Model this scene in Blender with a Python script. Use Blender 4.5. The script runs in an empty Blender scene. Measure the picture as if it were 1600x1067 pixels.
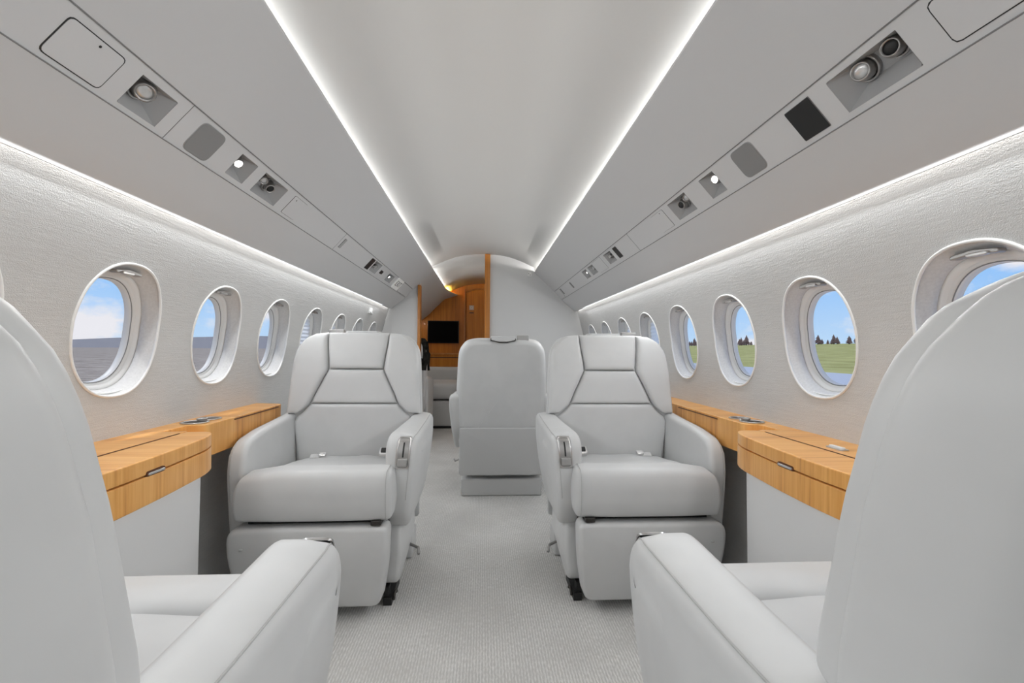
import bpy, math, random
from math import pi, sin, cos, radians, hypot, atan2
from mathutils import Vector, Matrix
random.seed(7)
scn = bpy.context.scene
COL = scn.collection

# ------------------------------------------------------------------ camera
F = 711.0; YAW = radians(3.60); ROLL = radians(.5)
cam = bpy.data.cameras.new('camera'); cam.sensor_width = 36; cam.lens = F / 1600 * 36
cam.shift_y = 11.3 / 1600; cam.clip_start = .02; cam.clip_end = 3000
camo = bpy.data.objects.new('camera', cam); COL.objects.link(camo)
r0 = Vector((cos(YAW), -sin(YAW), 0)); fw = Vector((sin(YAW), cos(YAW), 0)); u0 = Vector((0, 0, 1))
cr = r0 * cos(ROLL) + u0 * sin(ROLL); cu = u0 * cos(ROLL) - r0 * sin(ROLL)
M4 = Matrix((cr, cu, -fw)).transposed().to_4x4(); M4.translation = Vector((-.005, 0, 1.0))
camo.matrix_world = M4
scn.camera = camo
scn.view_settings.view_transform = 'Standard'; scn.view_settings.look = 'None'
scn.view_settings.gamma = 1; scn.view_settings.use_curve_mapping = False
scn.view_settings.exposure = 0.06

# ------------------------------------------------------------------ shell constants
XW = [(.955, 1.50), (.983, 1.43), (.992, 1.39), (1.008, 1.34), (1.033, 1.26), (1.062, 1.16), (1.083, 1.06), (1.095, .95), (1.100, .86),
      (1.104, .73), (1.095, .5), (1.06, .25), (1.00, .0)]
def xw(z):
    P = XW
    if z >= P[0][1]: return P[0][0]
    for (a, za), (b, zb) in zip(P, P[1:]):
        if zb <= z <= za: return a + (b - a) * (za - z) / (za - zb)
    return P[-1][0]
STRIP = (.530, 1.811); INNER = (.741, 1.613); OUTER = (.820, 1.526); VAL = (.972, 1.405)
Y0, YB, YE = -2.2, 4.80, 7.0        # rear end, bulkhead, far wood wall
PITCH = .4965; WC = 1.422; WZ = 1.044
WIN = list(range(-2, 7))

# ------------------------------------------------------------------ materials
def mat(name, col, rough=.5, metal=0., emis=None, es=0., spec=.5, coat=0.):
    m = bpy.data.materials.new(name); m.use_nodes = True
    b = m.node_tree.nodes['Principled BSDF']
    b.inputs['Base Color'].default_value = (*col, 1); b.inputs['Roughness'].default_value = rough
    b.inputs['Metallic'].default_value = metal; b.inputs['Specular IOR Level'].default_value = spec
    b.inputs['Coat Weight'].default_value = coat
    if emis: b.inputs['Emission Color'].default_value = (*emis, 1); b.inputs['Emission Strength'].default_value = es
    return m
def nd(m, t, **kw):
    n = m.node_tree.nodes.new(t)
    for k, v in kw.items():
        if k in n.inputs: n.inputs[k].default_value = v
        else: setattr(n, k, v)
    return n
def lk(m, a, b): m.node_tree.links.new(a, b)
def noise_col(m, c1, c2, scale, vscale=(1, 1, 1), detail=4, lo=.35, hi=.65, bump=0., bdist=.002, coord='Object', rough=.55):
    b = m.node_tree.nodes['Principled BSDF']
    tc = nd(m, 'ShaderNodeTexCoord'); mp = nd(m, 'ShaderNodeMapping'); mp.inputs['Scale'].default_value = vscale
    lk(m, tc.outputs[coord], mp.inputs['Vector'])
    n = nd(m, 'ShaderNodeTexNoise', Scale=scale, Detail=detail, Roughness=rough); lk(m, mp.outputs[0], n.inputs['Vector'])
    r = nd(m, 'ShaderNodeValToRGB'); r.color_ramp.elements[0].position = lo; r.color_ramp.elements[1].position = hi
    r.color_ramp.elements[0].color = (*c1, 1); r.color_ramp.elements[1].color = (*c2, 1)
    lk(m, n.outputs['Fac'], r.inputs[0]); lk(m, r.outputs[0], b.inputs['Base Color'])
    if bump:
        bp = nd(m, 'ShaderNodeBump', Strength=bump, Distance=bdist); lk(m, n.outputs['Fac'], bp.inputs['Height'])
        lk(m, bp.outputs[0], b.inputs['Normal'])
    return n
M = {}
M['leather'] = mat('leather', (.66, .66, .655), .42, spec=.35)
noise_col(M['leather'], (.625, .627, .622), (.65, .652, .647), 9, detail=2, bump=.12, bdist=.01)
M['leather2'] = mat('leather_back', (.62, .622, .618), .5, spec=.3)
M['stitch'] = mat('stitch', (.50, .50, .49), .7)
M['crease'] = mat('seam_shadow', (.09, .09, .088), .8)
M['piping'] = mat('piping', (.66, .655, .645), .45)
M['ceiling'] = mat('ceiling_panel', (.60, .60, .588), .55, spec=.25)
M['valance'] = mat('valance_panel', (.66, .663, .667), .55, spec=.25)
M['psu'] = mat('service_panel', (.68, .683, .687), .5, spec=.3)
M['gap'] = mat('dark_gap', (.035, .035, .035), .9)
M['seam'] = mat('panel_seam', (.24, .24, .24), .9)
M['bulk'] = mat('bulkhead_fabric', (.70, .70, .695), .8, spec=.2)
M['white'] = mat('white_plastic', (.84, .84, .83), .4)
M['bead'] = mat('white_bead', (.86, .86, .845), .5)
M['reveal'] = mat('reveal', (.70, .70, .69), .7, spec=.2)
noise_col(M['reveal'], (.68, .678, .67), (.74, .738, .73), 140, detail=2, bump=.2, bdist=.001)
M['metal'] = mat('brushed_metal', (.62, .61, .60), .28, 1.)
M['nickel'] = mat('satin_nickel', (.42, .41, .40), .38, 1.)
M['grey'] = mat('grey_mesh', (.27, .27, .27), .75)
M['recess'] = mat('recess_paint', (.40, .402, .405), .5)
M['black'] = mat('black_plastic', (.012, .012, .012), .45)
M['darkm'] = mat('dark_metal', (.07, .065, .06), .4, .8)
M['screen'] = mat('screen_glass', (.002, .002, .002), .6, spec=.05)
M['sign'] = mat('sign_face', (.75, .75, .73), .5, emis=(1, 1, .97), es=.12)
M['ink'] = mat('sign_ink', (.05, .05, .05), .6)
M['lamp_on'] = mat('lamp_lit', (1, 1, 1), .4, emis=(1, .98, .95), es=9)
M['lens'] = mat('lamp_lens', (.75, .75, .75), .12, .6)
M['cloth'] = mat('dark_cloth', (.022, .022, .02), .95, spec=.1)
noise_col(M['cloth'], (.014, .014, .012), (.035, .033, .028), 30, bump=.4, bdist=.01)
M['plate'] = mat('engraved_plate', (.62, .55, .50), .4, .2)

# wall fabric: fine horizontal weave
m = M['wall'] = mat('wall_fabric', (.62, .62, .60), .85, spec=.15)
b = m.node_tree.nodes['Principled BSDF']
tc = nd(m, 'ShaderNodeTexCoord')
mp = nd(m, 'ShaderNodeMapping'); mp.inputs['Scale'].default_value = (14, 14, 160); lk(m, tc.outputs['Object'], mp.inputs[0])
n1 = nd(m, 'ShaderNodeTexNoise', Scale=1.0, Detail=5., Roughness=.6); lk(m, mp.outputs[0], n1.inputs['Vector'])
mp2 = nd(m, 'ShaderNodeMapping'); mp2.inputs['Scale'].default_value = (400, 400, 400); lk(m, tc.outputs['Object'], mp2.inputs[0])
n2 = nd(m, 'ShaderNodeTexNoise', Scale=1.0, Detail=1.); lk(m, mp2.outputs[0], n2.inputs['Vector'])
mx = nd(m, 'ShaderNodeMath', operation='ADD'); lk(m, n1.outputs['Fac'], mx.inputs[0]); lk(m, n2.outputs['Fac'], mx.inputs[1])
rp = nd(m, 'ShaderNodeValToRGB'); rp.color_ramp.elements[0].position = .30; rp.color_ramp.elements[1].position = .72
rp.color_ramp.elements[0].color = (.575, .575, .567, 1); rp.color_ramp.elements[1].color = (.655, .655, .647, 1)
hf = nd(m, 'ShaderNodeMath', operation='MULTIPLY'); lk(m, mx.outputs[0], hf.inputs[0]); hf.inputs[1].default_value = .5
lk(m, hf.outputs[0], rp.inputs[0]); lk(m, rp.outputs[0], b.inputs['Base Color'])
bp = nd(m, 'ShaderNodeBump', Strength=.8, Distance=.003); lk(m, hf.outputs[0], bp.inputs['Height']); lk(m, bp.outputs[0], b.inputs['Normal'])

# carpet: ribs running along the aisle
m = M['carpet'] = mat('ribbed_carpet', (.35, .33, .3), .95, spec=.1)
b = m.node_tree.nodes['Principled BSDF']
tc = nd(m, 'ShaderNodeTexCoord')
w = nd(m, 'ShaderNodeTexWave', Scale=32., Distortion=.6, Detail=2.); w.bands_direction = 'X'; w.inputs['Detail Scale'].default_value = 3
lk(m, tc.outputs['Object'], w.inputs['Vector'])
mp = nd(m, 'ShaderNodeMapping'); mp.inputs['Scale'].default_value = (260, 60, 60); lk(m, tc.outputs['Object'], mp.inputs[0])
n1 = nd(m, 'ShaderNodeTexNoise', Scale=1., Detail=3.); lk(m, mp.outputs[0], n1.inputs['Vector'])
n2 = nd(m, 'ShaderNodeTexNoise', Scale=3.2, Detail=3.); lk(m, tc.outputs['Object'], n2.inputs['Vector'])
a1 = nd(m, 'ShaderNodeMath', operation='MULTIPLY_ADD'); lk(m, w.outputs['Fac'], a1.inputs[0]); a1.inputs[1].default_value = .28; lk(m, n1.outputs['Fac'], a1.inputs[2])
a2 = nd(m, 'ShaderNodeMath', operation='MULTIPLY_ADD'); lk(m, n2.outputs['Fac'], a2.inputs[0]); a2.inputs[1].default_value = .5; lk(m, a1.outputs[0], a2.inputs[2])
rp = nd(m, 'ShaderNodeValToRGB'); rp.color_ramp.elements[0].position = .62; rp.color_ramp.elements[1].position = 1.25
rp.color_ramp.elements[1].position = 1.0
rp.color_ramp.elements[0].color = (.55, .54, .52, 1); rp.color_ramp.elements[1].color = (.84, .83, .81, 1)
hf = nd(m, 'ShaderNodeMath', operation='MULTIPLY'); lk(m, a2.outputs[0], hf.inputs[0]); hf.inputs[1].default_value = .8
lk(m, hf.outputs[0], rp.inputs[0]); lk(m, rp.outputs[0], b.inputs['Base Color'])
bp = nd(m, 'ShaderNodeBump', Strength=.5, Distance=.004); lk(m, a1.outputs[0], bp.inputs['Height']); lk(m, bp.outputs[0], b.inputs['Normal'])

def wood(name, c1, c2, c3, vs, rough=.28, coat=.35):
    m = mat(name, c2, rough, coat=coat, spec=.4); b = m.node_tree.nodes['Principled BSDF']
    tc = nd(m, 'ShaderNodeTexCoord'); mp = nd(m, 'ShaderNodeMapping'); mp.inputs['Scale'].default_value = vs
    lk(m, tc.outputs['Object'], mp.inputs[0])
    n = nd(m, 'ShaderNodeTexNoise', Scale=1., Detail=5., Roughness=.6, Distortion=.3); lk(m, mp.outputs[0], n.inputs['Vector'])
    mp2 = nd(m, 'ShaderNodeMapping'); mp2.inputs['Scale'].default_value = tuple(v * .14 for v in vs); lk(m, tc.outputs['Object'], mp2.inputs[0])
    n2 = nd(m, 'ShaderNodeTexNoise', Scale=1., Detail=2.); lk(m, mp2.outputs[0], n2.inputs['Vector'])
    ad = nd(m, 'ShaderNodeMath', operation='MULTIPLY_ADD'); lk(m, n2.outputs['Fac'], ad.inputs[0]); ad.inputs[1].default_value = .6; lk(m, n.outputs['Fac'], ad.inputs[2])
    r = nd(m, 'ShaderNodeValToRGB'); e = r.color_ramp.elements
    e[0].position = .55; e[0].color = (*c1, 1); e[1].position = 1.0; e[1].color = (*c3, 1)
    k = r.color_ramp.elements.new(.74); k.color = (*c2, 1)
    lk(m, ad.outputs[0], r.inputs[0]); lk(m, r.outputs[0], b.inputs['Base Color'])
    return m
M['wood'] = wood('cherry_ledge', (.58, .245, .062), (.77, .365, .09), (.88, .475, .15), (3, 75, 2.2), .34, .12)
M['wood_dark'] = wood('dark_cherry', (.44, .14, .013), (.58, .20, .02), (.68, .27, .035), (30, 30, 1.6), .4, .1)
M['wood_frame'] = wood('cherry_frame', (.42, .15, .028), (.52, .20, .04), (.62, .26, .06), (40, 40, 1.5), .35, .2)
M['wood_gap'] = mat('wood_gap', (.10, .035, .012), .8)

# window glass: clear pane with a faint reflection
m = M['glass'] = bpy.data.materials.new('clear_glass'); m.use_nodes = True; nt = m.node_tree
nt.nodes.remove(nt.nodes['Principled BSDF'])
t = nd(m, 'ShaderNodeBsdfTransparent'); t.inputs[0].default_value = (.97, .98, .99, 1)
g = nd(m, 'ShaderNodeBsdfGlossy'); g.inputs['Roughness'].default_value = .03
mxs = nd(m, 'ShaderNodeMixShader'); mxs.inputs[0].default_value = .05
lk(m, t.outputs[0], mxs.inputs[1]); lk(m, g.outputs[0], mxs.inputs[2]); lk(m, mxs.outputs[0], nt.nodes['Material Output'].inputs[0])
# pleated shade: translucent white
m = M['shade'] = bpy.data.materials.new('pleated_shade'); m.use_nodes = True; nt = m.node_tree
nt.nodes.remove(nt.nodes['Principled BSDF'])
d = nd(m, 'ShaderNodeBsdfDiffuse'); d.inputs[0].default_value = (.86, .86, .85, 1)
t = nd(m, 'ShaderNodeBsdfTranslucent'); t.inputs[0].default_value = (.97, .97, .95, 1)
mxs = nd(m, 'ShaderNodeMixShader'); mxs.inputs[0].default_value = .75
lk(m, d.outputs[0], mxs.inputs[1]); lk(m, t.outputs[0], mxs.inputs[2]); lk(m, mxs.outputs[0], nt.nodes['Material Output'].inputs[0])
# outdoors
M['tarmac'] = mat('tarmac', (.3, .28, .26), .95, spec=.1)
noise_col(M['tarmac'], (.10, .08, .06), (.60, .50, .40), 2.0, vscale=(.12, 1, 1), detail=10, lo=.42, hi=.58, rough=.9)
M['grass'] = mat('grass', (.2, .24, .07), .95, spec=.1)
noise_col(M['grass'], (.30, .29, .09), (.46, .44, .17), .12, detail=6)
M['apron'] = mat('apron', (.46, .49, .54), .9, spec=.1)
M['hill'] = mat('hill', (.29, .275, .27), 1., spec=0)
M['conifer'] = mat('conifer', (.19, .13, .115), 1., spec=0)
M['bark'] = mat('bark', (.06, .04, .03), 1.)

# ------------------------------------------------------------------ world sky
wd = bpy.data.worlds.new('sky'); scn.world = wd; wd.use_nodes = True; nt = wd.node_tree
class W: node_tree = nt
bgn = nt.nodes['Background']
tc = nd(W, 'ShaderNodeTexCoord'); sp = nd(W, 'ShaderNodeSeparateXYZ'); lk(W, tc.outputs['Generated'], sp.inputs[0])
r = nd(W, 'ShaderNodeValToRGB'); e = r.color_ramp.elements
e[0].position = 0.; e[0].color = (.50, .68, .88, 1); e[1].position = .55; e[1].color = (.14, .32, .74, 1)
k = e.new(.12); k.color = (.30, .54, .90, 1)
k = e.new(.28); k.color = (.21, .44, .86, 1)
lk(W, sp.outputs[2], r.inputs[0])
mp = nd(W, 'ShaderNodeMapping'); mp.inputs['Scale'].default_value = (3.2, 3.2, 6.0); mp.inputs['Location'].default_value = (.9, .4, .2)
lk(W, tc.outputs['Generated'], mp.inputs[0])
cn = nd(W, 'ShaderNodeTexNoise', Scale=1.3, Detail=7., Roughness=.55); lk(W, mp.outputs[0], cn.inputs['Vector'])
cr_ = nd(W, 'ShaderNodeValToRGB'); cr_.color_ramp.elements[0].position = .50; cr_.color_ramp.elements[1].position = .58
lk(W, cn.outputs['Fac'], cr_.inputs[0])
cm = nd(W, 'ShaderNodeMixRGB'); cm.inputs[2].default_value = (.80, .79, .83, 1)
lk(W, cr_.outputs[0], cm.inputs[0]); lk(W, r.outputs[0], cm.inputs[1]); lk(W, cm.outputs[0], bgn.inputs[0])
bgn.inputs[1].default_value = 1.05

# ------------------------------------------------------------------ lights (concealed cove strips, as in the cabin)
def area(name, loc, rot, sx, sy, power, col=(1, .965, .92)):
    l = bpy.data.lights.new(name, 'AREA'); l.shape = 'RECTANGLE'; l.size = sx; l.size_y = sy; l.energy = power; l.color = col
    o = bpy.data.objects.new(name, l); o.location = loc; o.rotation_euler = rot; COL.objects.link(o); return o
CL, WL, EL = 17.0, 5.5, 18.3
for s in (-1, 1):
    # ceiling cove: hidden above the valance lip, shining up and inwards
    area('ceiling_cove_light', (s * .612, (Y0 + YB) / 2, 1.811), (0, radians(180 - s * 60), 0), .012, YB - Y0 - .04, CL, (1, .98, .955))
    # lit edge of the valance, washing the cabin
    area('valance_edge_light', (s * .975, (Y0 + YB) / 2 - .15, 1.3995), (0, radians(s * 48), 0), .003, YB - Y0 - .5, EL, (.955, .98, 1.0))
    # wall cove: hidden behind the lower valance edge, shining down the wall
    area('wall_cove_light', (s * .969, (Y0 + YB) / 2, 1.437), (0, radians(s * -16), 0), .010, YB - Y0 - .12, WL, (1, .97, .94))
SUN = bpy.data.lights.new('sun', 'SUN'); SUN.energy = 1.6; SUN.angle = radians(3); SUN.color = (1, .96, .9)
so = bpy.data.objects.new('sun', SUN); so.rotation_euler = (radians(8), radians(-14), 0); COL.objects.link(so)

# ------------------------------------------------------------------ helpers
def link(name, me, m, parent=None, smooth=True):
    o = bpy.data.objects.new(name, me); COL.objects.link(o)
    if m: me.materials.append(m)
    if smooth:
        for p in me.polygons: p.use_smooth = True
    if parent: o.parent = parent
    return o
def mesh(name, V, Fc, m, parent=None, smooth=True, fix=True):
    me = bpy.data.meshes.new(name); me.from_pydata([tuple(v) for v in V], [], Fc); me.update()
    if fix:
        import bmesh
        bm = bmesh.new(); bm.from_mesh(me); bmesh.ops.recalc_face_normals(bm, faces=bm.faces[:]); bm.to_mesh(me); bm.free()
    return link(name, me, m, parent, smooth)
def tag(o, label, cat, group=None):
    o['label'] = label; o['category'] = cat
    if group: o['group'] = group
    return o
def empty(name, loc=(0, 0, 0), rz=0):
    o = bpy.data.objects.new(name, None); o.location = loc; o.rotation_euler = (0, 0, rz); o.empty_display_size = .05
    COL.objects.link(o); return o
def structure(o): o['kind'] = 'structure'; return o
def bevel(o, w, seg=3):
    b = o.modifiers.new('bevel', 'BEVEL'); b.width = w; b.segments = seg; b.limit_method = 'ANGLE'; b.harden_normals = False
    n = o.modifiers.new('wn', 'WEIGHTED_NORMAL'); n.keep_sharp = True
    return o
def box(name, a, b, m, parent=None, bv=0., seg=3):
    x0, y0, z0 = a; x1, y1, z1 = b
    V = [(x, y, z) for x in (x0, x1) for y in (y0, y1) for z in (z0, z1)]
    Fc = [(0, 1, 3, 2), (4, 6, 7, 5), (0, 4, 5, 1), (2, 3, 7, 6), (0, 2, 6, 4), (1, 5, 7, 3)]
    o = mesh(name, V, Fc, m, parent, smooth=bv > 0)
    if bv: bevel(o, bv, seg)
    return o
class MB:
    def __init__(s): s.V = []; s.F = []
    def add(s, V, Fc):
        n = len(s.V); s.V += [tuple(v) for v in V]; s.F += [tuple(i + n for i in f) for f in Fc]
    def box(s, a, b):
        x0, y0, z0 = a; x1, y1, z1 = b
        s.add([(x, y, z) for x in (x0, x1) for y in (y0, y1) for z in (z0, z1)],
              [(0, 1, 3, 2), (4, 6, 7, 5), (0, 4, 5, 1), (2, 3, 7, 6), (0, 2, 6, 4), (1, 5, 7, 3)])
    def build(s, name, m, parent=None, smooth=False): return mesh(name, s.V, s.F, m, parent, smooth)
def loft(rings, closed=True, cap0=False, cap1=False):
    n = len(rings[0]); V = [p for rg in rings for p in rg]; Fc = []
    for i in range(len(rings) - 1):
        for j in range(n if closed else n - 1):
            k = (j + 1) % n
            Fc.append((i * n + j, i * n + k, (i + 1) * n + k, (i + 1) * n + j))
    if cap0: Fc.append(tuple(reversed(range(n))))
    if cap1: Fc.append(tuple((len(rings) - 1) * n + j for j in range(n)))
    return V, Fc
def roundpoly(P, R, n=6):
    if not isinstance(R, (list, tuple)): R = [R] * len(P)
    out = []; N = len(P)
    for i in range(N):
        p = Vector(P[i]); a = Vector(P[i - 1]) - p; b = Vector(P[(i + 1) % N]) - p; rr = R[i]
        if rr <= 0: out.append(tuple(p)); continue
        la, lb = a.length, b.length; a.normalize(); b.normalize()
        d = min(rr, la * .48, lb * .48)
        A = p + a * d; B = p + b * d
        for k in range(n + 1):
            t = k / n; q = A * (1 - t) ** 2 + p * 2 * t * (1 - t) + B * t * t; out.append(tuple(q))
    return out
def resample(P, N):
    L = [0]
    for i in range(len(P)): L.append(L[-1] + hypot(P[(i + 1) % len(P)][0] - P[i][0], P[(i + 1) % len(P)][1] - P[i][1]))
    out = []; j = 0
    for k in range(N):
        t = L[-1] * k / N
        while L[j + 1] < t: j += 1
        f = (t - L[j]) / max(L[j + 1] - L[j], 1e-9); a = P[j]; b = P[(j + 1) % len(P)]
        out.append((a[0] + (b[0] - a[0]) * f, a[1] + (b[1] - a[1]) * f))
    return out
def inset(P, d):
    N = len(P); out = []; A = sum(P[i - 1][0] * P[i][1] - P[i][0] * P[i - 1][1] for i in range(N)); s = 1 if A > 0 else -1
    for i in range(N):
        a = P[i - 1]; b = P[(i + 1) % N]; tx, ty = b[0] - a[0], b[1] - a[1]; l = hypot(tx, ty) or 1
        out.append((P[i][0] - s * ty / l * d, P[i][1] + s * tx / l * d))
    return out
def prism(name, P, t0, t1, rad, m, parent=None, axis='y', dome=(0, 0), rad1=None, deform=None, N=72, seg=5, raw=False):
    """rounded slab: outline P (2D) swept along axis from t0 to t1, edge radius rad; dome = outward bulge of the two caps"""
    P = resample(P, N); rad1 = rad if rad1 is None else rad1; rings = []
    cx = sum(p[0] for p in P) / N; cz = sum(p[1] for p in P) / N
    def cap(t, sgn, rd, dm):
        base = inset(P, rd); out = []
        for s in (.05, .14, .24, .35, .46, .57, .68, .78, .87, .94):
            out.append(([(cx + (p[0] - cx) * s, cz + (p[1] - cz) * s) for p in base], t + sgn * dm * (1 - s * s)))
        return out
    rings += cap(t0, -1, rad, dome[0])
    for k in range(seg + 1):
        a = pi / 2 * k / seg; rings.append((inset(P, rad * (1 - sin(a))), t0 + rad * (1 - cos(a))))
    for f in (.25, .5, .75): rings.append((P, t0 + rad + (t1 - rad1 - t0 - rad) * f))
    for k in range(seg + 1):
        a = pi / 2 * (1 - k / seg); rings.append((inset(P, rad1 * (1 - sin(a))), t1 - rad1 * (1 - cos(a))))
    rings += list(reversed(cap(t1, 1, rad1, dome[1])))
    R3 = []
    for pts, t in rings:
        if axis == 'y': R3.append([(p[0], t, p[1]) for p in pts])
        elif axis == 'x': R3.append([(t, p[0], p[1]) for p in pts])
        else: R3.append([(p[0], p[1], t) for p in pts])
    V, Fc = loft(R3, True, True, True)
    if deform: V = [deform(*v) for v in V]
    if raw: return V, Fc
    return mesh(name, V, Fc, m, parent)
def tube(path, rad, n=8, closed=False, name=None, m=None, parent=None, raw=False):
    path = [Vector(p) for p in path]; rings = []; L = len(path)
    for i, p in enumerate(path):
        a = path[i - 1] if (i or closed) else p; b = path[(i + 1) % L] if (i < L - 1 or closed) else p
        t = (b - a).normalized(); u = t.cross(Vector((0, 0, 1)))
        if u.length < .05: u = t.cross(Vector((0, 1, 0)))
        u.normalize(); v = t.cross(u)
        rings.append([p + (u * cos(2 * pi * k / n) + v * sin(2 * pi * k / n)) * rad for k in range(n)])
    if closed: rings.append(rings[0])
    V, Fc = loft(rings, True, not closed, not closed)
    if raw: return V, Fc
    return mesh(name, V, Fc, m, parent)
def lathe(prof, n=32):
    V = []; rings = [[(r * cos(2 * pi * k / n), r * sin(2 * pi * k / n), z) for k in range(n)] for r, z in prof]
    return loft(rings, True, prof[0][0] > 1e-4, prof[-1][0] > 1e-4)
def copy_tree(o, parent=None):
    c = o.copy(); COL.objects.link(c); c.parent = parent
    for ch in list(o.children): copy_tree(ch, c)
    return c

# ------------------------------------------------------------------ setting: floor, ceiling, walls
box('floor', (-1.10, Y0, -.06), (1.10, YE, 0), M['carpet'])['kind'] = 'structure'

CEIL = [(0, 1.998), (.10, 1.995), (.2, 1.983), (.3, 1.960), (.4, 1.925), (.5, 1.880), (.58, 1.842), (.63, 1.815), (.66, 1.78)]
def ext(profile, ys, name, m, thick=.012, sgn=1, xf=None, close=True):
    """extrude an (x,z) profile along y as a thin shell"""
    rows = []
    for y in ys: rows.append([((xf(x, y) if xf else x) * sgn, y, z) for x, z in profile])
    V, Fc = loft(rows, False)
    o = mesh(name, V, Fc, m, fix=False)
    sm = o.modifiers.new('solid', 'SOLIDIFY'); sm.thickness = thick; sm.offset = 0
    return o
full = [(-x, z) for x, z in reversed(CEIL[1:])] + CEIL
structure(ext(full, [Y0, 1, 3, YB - .002], 'ceiling', M['ceiling']))
structure(ext(full, [YB + .002, 5.6, YE], 'ceiling', M['ceiling']))
# valance: overhead panel on each side, its lip turned up behind the cove light
def valprof():
    a = [(.565, 1.788), (.536, 1.802), (.530, 1.811), (.533, 1.806)]
    return [(.640, 1.800), (.575, 1.795), (.543, 1.822), (.533, 1.822), STRIP, (.60, 1.748), (.67, 1.682), INNER, None, OUTER, (.9, 1.459), (.955, 1.412), VAL, (.973, 1.414), (.955, 1.430), (.93, 1.44)]
NB = 24
for s, nm in ((-1, 'left'), (1, 'right')):
    for ya, yb in ((Y0, YB - .002), (YB + .002, YE)):
        def curve_in(x, y):
            if ya > 4 and x < .60: return x - max(0, (y - 6.1) / .9) ** 2 * .12
            return x
        vp_ = valprof(); k_ = vp_.index(None)
        if ya > 4: vp_.remove(None); parts_ = [vp_]
        else: parts_ = [vp_[:k_], vp_[k_ + 1:]]
        for pi_, vpp in enumerate(parts_):
          o = ext(vpp, [ya + (yb - ya) * k / NB for k in range(NB + 1)], 'trim_' + nm + ('_1' if ya < 4 else '_2'), M['valance'], .004, s, curve_in)
          structure(o); o.modifiers.new('e', 'EDGE_SPLIT').split_angle = radians(28)
          if pi_: o.name = 'trim_' + nm + '_7'
    # raised seam lines bounding the service panel
    for (px, pz), nmk in ((INNER, '_3'), (OUTER, '_4')):
        o = tube([(s * px, Y0, pz - .0022), (s * px, YB - .02, pz - .0022)], .0016, 6, name='trim_' + nm + nmk, m=M['seam'] if nmk == '_4' else M['seam']); structure(o)

HOLES = {-1: [(1.05, 1.165, .20, .90), (1.462, 1.56, .18, .86), (1.615, 1.79, .17, .88), (3.22, 3.40, .12, .84), (3.70, 3.90, .20, .80)],
         1: [(.80, .972, .16, .88), (1.478, 1.572, .14, .84), (1.69, 1.845, .13, .83), (2.72, 2.865, .15, .78), (3.17, 3.31, .15, .76), (3.37, 3.50, .15, .74)]}
for s in (-1, 1):
    mb = MB(); ys = sorted({Y0, YB - .002} | {v for h in HOLES[s] for v in h[:2]})
    def pp(y, t): return (s * (INNER[0] + (OUTER[0] - INNER[0]) * t), y, INNER[1] + (OUTER[1] - INNER[1]) * t)
    for a, b in zip(ys, ys[1:]):
        h = [h for h in HOLES[s] if h[0] <= a and h[1] >= b]
        for t0, t1 in ([(0, h[0][2]), (h[0][3], 1)] if h else [(0, 1)]):
            mb.add([pp(a, t0), pp(b, t0), pp(b, t1), pp(a, t1)], [(0, 1, 2, 3)])
    o = mb.build('trim_%s_8' % ('left' if s < 0 else 'right'), M['psu']); structure(o)

def sup(a, b, n, N, ph=0):
    out = []
    for k in range(N):
        t = 2 * pi * (k + ph) / N; c, s_ = cos(t), sin(t)
        out.append((math.copysign(abs(c) ** (2 / n), c) * a, math.copysign(abs(s_) ** (2 / n), s_) * b))
    return out
HA, HB = .158, .196                      # half width / half height of the window opening in the lining
NWP = 64
def wall(sgn, nm):
    me_V = []; me_F = []; zt, zb = 1.30, .80
    hole = sup(HA, HB, 2.25, NWP)
    for k in WIN:
        yc = WC + PITCH * k; ha = PITCH / 2
        rings = []
        for f in (0, .12, .3, .5, .75, 1):
            rg = []
            for (a, b) in hole:
                # ray to the cell border
                sa = min(ha / abs(a) if abs(a) > 1e-6 else 1e9, ((zt - WZ) if b > 0 else (WZ - zb)) / abs(b) if abs(b) > 1e-6 else 1e9)
                A, B = a * (1 + (sa - 1) * f), b * (1 + (sa - 1) * f)
                rg.append((sgn * xw(WZ + B), yc + A, WZ + B))
            rings.append(rg)
        # push cell corners out exactly
        for ca, cb in ((ha, zt - WZ), (-ha, zt - WZ), (ha, zb - WZ), (-ha, zb - WZ)):
            j = min(range(NWP), key=lambda j: hypot(rings[-1][j][1] - yc - ca, rings[-1][j][2] - WZ - cb))
            rings[-1][j] = (sgn * xw(WZ + cb), yc + ca, WZ + cb)
        V, Fc = loft(rings); n = len(me_V); me_V += V; me_F += [tuple(i + n for i in f) for f in Fc]
    ya, yb = WC + PITCH * (WIN[0] - .5), WC + PITCH * (WIN[-1] + .5)
    def band(y0, y1, zs, ny=8):
        nonlocal me_V, me_F
        rows = [[(sgn * xw(z), y0 + (y1 - y0) * j / ny, z) for j in range(ny + 1)] for z in zs]
        V, Fc = loft(rows, False); n = len(me_V); me_V += V; me_F += [tuple(i + n for i in f) for f in Fc]
    zz = [1.50, 1.465, 1.43, 1.40, 1.37, 1.34, 1.32, 1.30]; lo = [.80, .73, .62, .5, .38, .25, .12, 0]
    mid = [1.30 - .05 * k for k in range(11)]
    band(Y0, YE, zz, 30); band(Y0, YE, lo, 30)
    band(Y0, ya, mid); band(yb, YE, mid)
    me = bpy.data.meshes.new('wall_' + nm); me.from_pydata(me_V, [], me_F); me.update()
    o = link('wall_' + nm, me, M['wall'])
    nn = []
    for v in me.vertices:
        z = v.co.z; dx = (xw(z + .04) - xw(z - .04)) / .08
        q = Vector((-sgn, 0, dx)); q.normalize(); nn.append(q)
    # make windings face inwards
    for p in me.polygons:
        if p.normal.x * sgn > 0: p.flip()
    me.update(); me.normals_split_custom_set_from_vertices([tuple(q) for q in nn])
    structure(o); return o
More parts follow.
